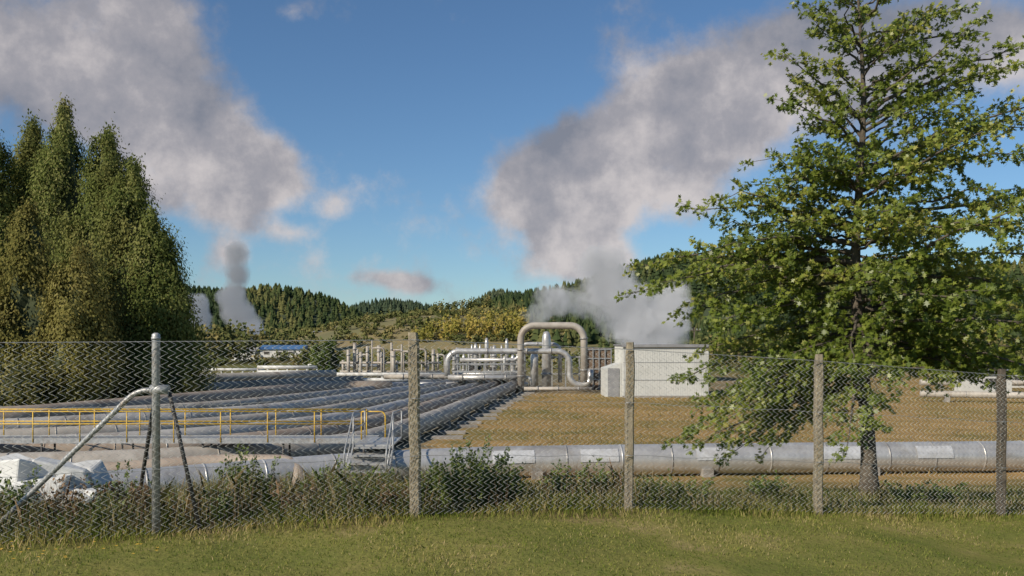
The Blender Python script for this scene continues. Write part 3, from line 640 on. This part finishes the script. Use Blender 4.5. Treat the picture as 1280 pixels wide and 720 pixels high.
# ---------------------------------------------------------------- sky
def blobfield(nt,vec,blobs,outer=1.35):
    acc=None
    for (c,sc,wt) in blobs:
        m=N(nt,'ShaderNodeVectorMath',operation='MULTIPLY_ADD'); nt.links.new(vec,m.inputs[0]); m.inputs[1].default_value=sc; m.inputs[2].default_value=tuple(-c[i]*sc[i] for i in range(3))
        l=N(nt,'ShaderNodeVectorMath',operation='LENGTH'); nt.links.new(m.outputs[0],l.inputs[0])
        r=N(nt,'ShaderNodeMapRange',interpolation_type='SMOOTHSTEP'); nt.links.new(l.outputs['Value'],r.inputs[0])
        r.inputs[1].default_value=0; r.inputs[2].default_value=outer; r.inputs[3].default_value=wt; r.inputs[4].default_value=0
        acc=r.outputs[0] if acc is None else mathn(nt,'ADD',acc,r.outputs[0])
    return acc
SUN_EL=math.radians(33); SX,SY=-.68,-.62
rot=math.atan2(SX,SY)%(2*math.pi)
w=bpy.data.worlds.new('World'); scene.world=w; w.use_nodes=True; nt=w.node_tree; nt.nodes.clear()
out=N(nt,'ShaderNodeOutputWorld'); sky=N(nt,'ShaderNodeTexSky',sky_type='NISHITA'); sky.sun_disc=False; sky.sun_elevation=SUN_EL; sky.sun_rotation=rot
sky.air_density=1.0; sky.dust_density=.2; sky.ozone_density=3.0
skc=mixc(nt,1.0,sky.outputs[0],(.75,.92,1.05),'MULTIPLY')
bg=N(nt,'ShaderNodeBackground'); bg.inputs[1].default_value=.092; nt.links.new(skc,bg.inputs[0])
tc=N(nt,'ShaderNodeTexCoord').outputs['Generated']
bl=[]
for (px,py,rx,ry,wt) in ((30,60,210,120,1.0),(190,90,140,100,.9),(130,160,150,80,.7),(260,190,110,70,.85),(215,250,120,42,.9),(325,225,70,55,.85),(300,285,60,26,.45),(200,5,170,40,.4),(385,10,60,25,.4),
  (705,205,115,75,1.0),(690,258,85,60,.95),(745,295,75,50,1.0),(830,170,130,90,.9),(920,100,150,90,.9),(1060,50,200,90,.9),(1260,60,220,90,.85),(830,250,105,45,.75),(760,60,70,60,.25),(950,180,110,60,.6),(740,335,100,32,1.0),(-250,80,200,150,.8),
  (480,348,50,12,.6),(520,357,40,12,.5),(415,262,26,24,.5),(285,318,28,24,.75),(590,275,40,50,.25),(365,290,50,16,.4)):
    v=np.array([(px-640)/F,1,(430-py)/F]); nn=np.linalg.norm(v); bl.append((tuple(v/nn),(F*nn/rx,F*nn/max(rx,60),F*nn/ry),wt))
fld=blobfield(nt,tc,bl); n1=noise(nt,tc,6.5,9,.64,0)
den=mathn(nt,'ADD',fld,mathn(nt,'MULTIPLY_ADD',n1,2.8,-1.4))
mask=mathn(nt,'MULTIPLY',smooth(nt,den,.2,.92),.96)
sh1=noise(nt,tc,8.5,8,.62,0)
spz=N(nt,'ShaderNodeSeparateXYZ'); nt.links.new(tc,spz.inputs[0])
litf=mathn(nt,'ADD',mathn(nt,'MULTIPLY_ADD',sh1,3.2,-1.05),mathn(nt,'MULTIPLY_ADD',spz.outputs[2],-1.6,.32),clamp=True)
cc=ramp(nt,litf,[(.0,(.22,.235,.285)),(.5,(.36,.35,.38)),(1,(.62,.575,.57))])
bg2=N(nt,'ShaderNodeBackground'); nt.links.new(cc,bg2.inputs[0]); bg2.inputs[1].default_value=1
mx=N(nt,'ShaderNodeMixShader'); nt.links.new(mask,mx.inputs[0]); nt.links.new(bg.outputs[0],mx.inputs[1]); nt.links.new(bg2.outputs[0],mx.inputs[2]); nt.links.new(mx.outputs[0],out.inputs[0])
try: w.cycles.sampling_method='MANUAL'; w.cycles.sample_map_resolution=512
except Exception as e: print(e)

# ---------------------------------------------------------------- steam (real volumes)
def steam(name,Y,blobs,dens,nscale,pad=1.15,depthf=.8,thr=(.25,.8),rate=3):
    bs=[];mn=np.full(3,1e9);mxx=np.full(3,-1e9)
    for (px,py,rx,ry,wt) in blobs:
        c=P(px,py,Y); a=rx/F*Y; b=ry/F*Y; bs.append((c,a,b,wt)); e=np.array([a,(a+b)/2*depthf,b])*pad; mn=np.minimum(mn,c-e); mxx=np.maximum(mxx,c+e)
    mn[2]=max(mn[2],.05); ctr=(mn+mxx)/2; mb=MB(); mb.box((0,0,0),mxx-mn,0)
    m,nt,out=newmat('steam_vapour'); tc=N(nt,'ShaderNodeTexCoord').outputs['Object']
    f=blobfield(nt,tc,[(tuple(c-ctr),(1/a,1/((a+b)/2*depthf),1/b),wt) for (c,a,b,wt) in bs],1.15)
    nn=noise(nt,tc,nscale,4,.62,0); d=mathn(nt,'ADD',f,mathn(nt,'MULTIPLY_ADD',nn,2.0,-1.0))
    d=mathn(nt,'MULTIPLY',smooth(nt,d,*thr),dens)
    d=mathn(nt,'MULTIPLY',d,smooth(nt,f,.02,.25))
    v=N(nt,'ShaderNodeVolumePrincipled'); v.inputs['Color'].default_value=(1,.99,.99,1); v.inputs['Anisotropy'].default_value=-.6; nt.links.new(d,v.inputs['Density'])
    nt.links.new(v.outputs[0],out.inputs['Volume'])
    try: m.cycles.volume_step_rate=rate
    except Exception as e: print(e)
    o=mb.obj(name,[m]); o.location=ctr
steam('steam_plume',84,[(805,402,62,46,1.6),(765,366,50,42,1.5),(838,388,34,46,1.4),(818,430,48,18,1.3),(756,334,46,34,1.5),(700,378,48,32,.9),(668,395,26,18,.7)],2.0,.45)
steam('steam_plume',250,[(328,430,14,14,1.9),(313,412,24,20,1.9),(298,392,26,22,1.9),(289,370,24,20,1.8),(296,343,19,27,1.7),(298,318,20,20,1.4)],1.5,.16)
steam('steam_plume',235,[(243,385,24,24,1.8),(250,403,18,22,1.8),(254,424,14,16,1.7)],1.5,.18)

# ---------------------------------------------------------------- sun, camera
sun=bpy.data.lights.new('sun','SUN'); sun.energy=5.0; sun.angle=math.radians(.53); sun.color=(1,.90,.76)
so=link(bpy.data.objects.new('sun',sun)); d=Vector((SX,SY,0)).normalized()*math.cos(SUN_EL)+Vector((0,0,math.sin(SUN_EL)))
so.rotation_euler=d.to_track_quat('Z','Y').to_euler(); so.location=(-20,-20,30)
cam=bpy.data.cameras.new('camera'); cam.sensor_width=36; cam.lens=F/1280*36; cam.shift_y=70/1280; cam.clip_end=8000; cam.clip_start=.05
co=link(bpy.data.objects.new('camera',cam)); co.location=(0,0,CZ); co.rotation_euler=(math.pi/2,0,0); scene.camera=co
scene.view_settings.view_transform='Standard'; scene.view_settings.look='None'; scene.view_settings.exposure=0
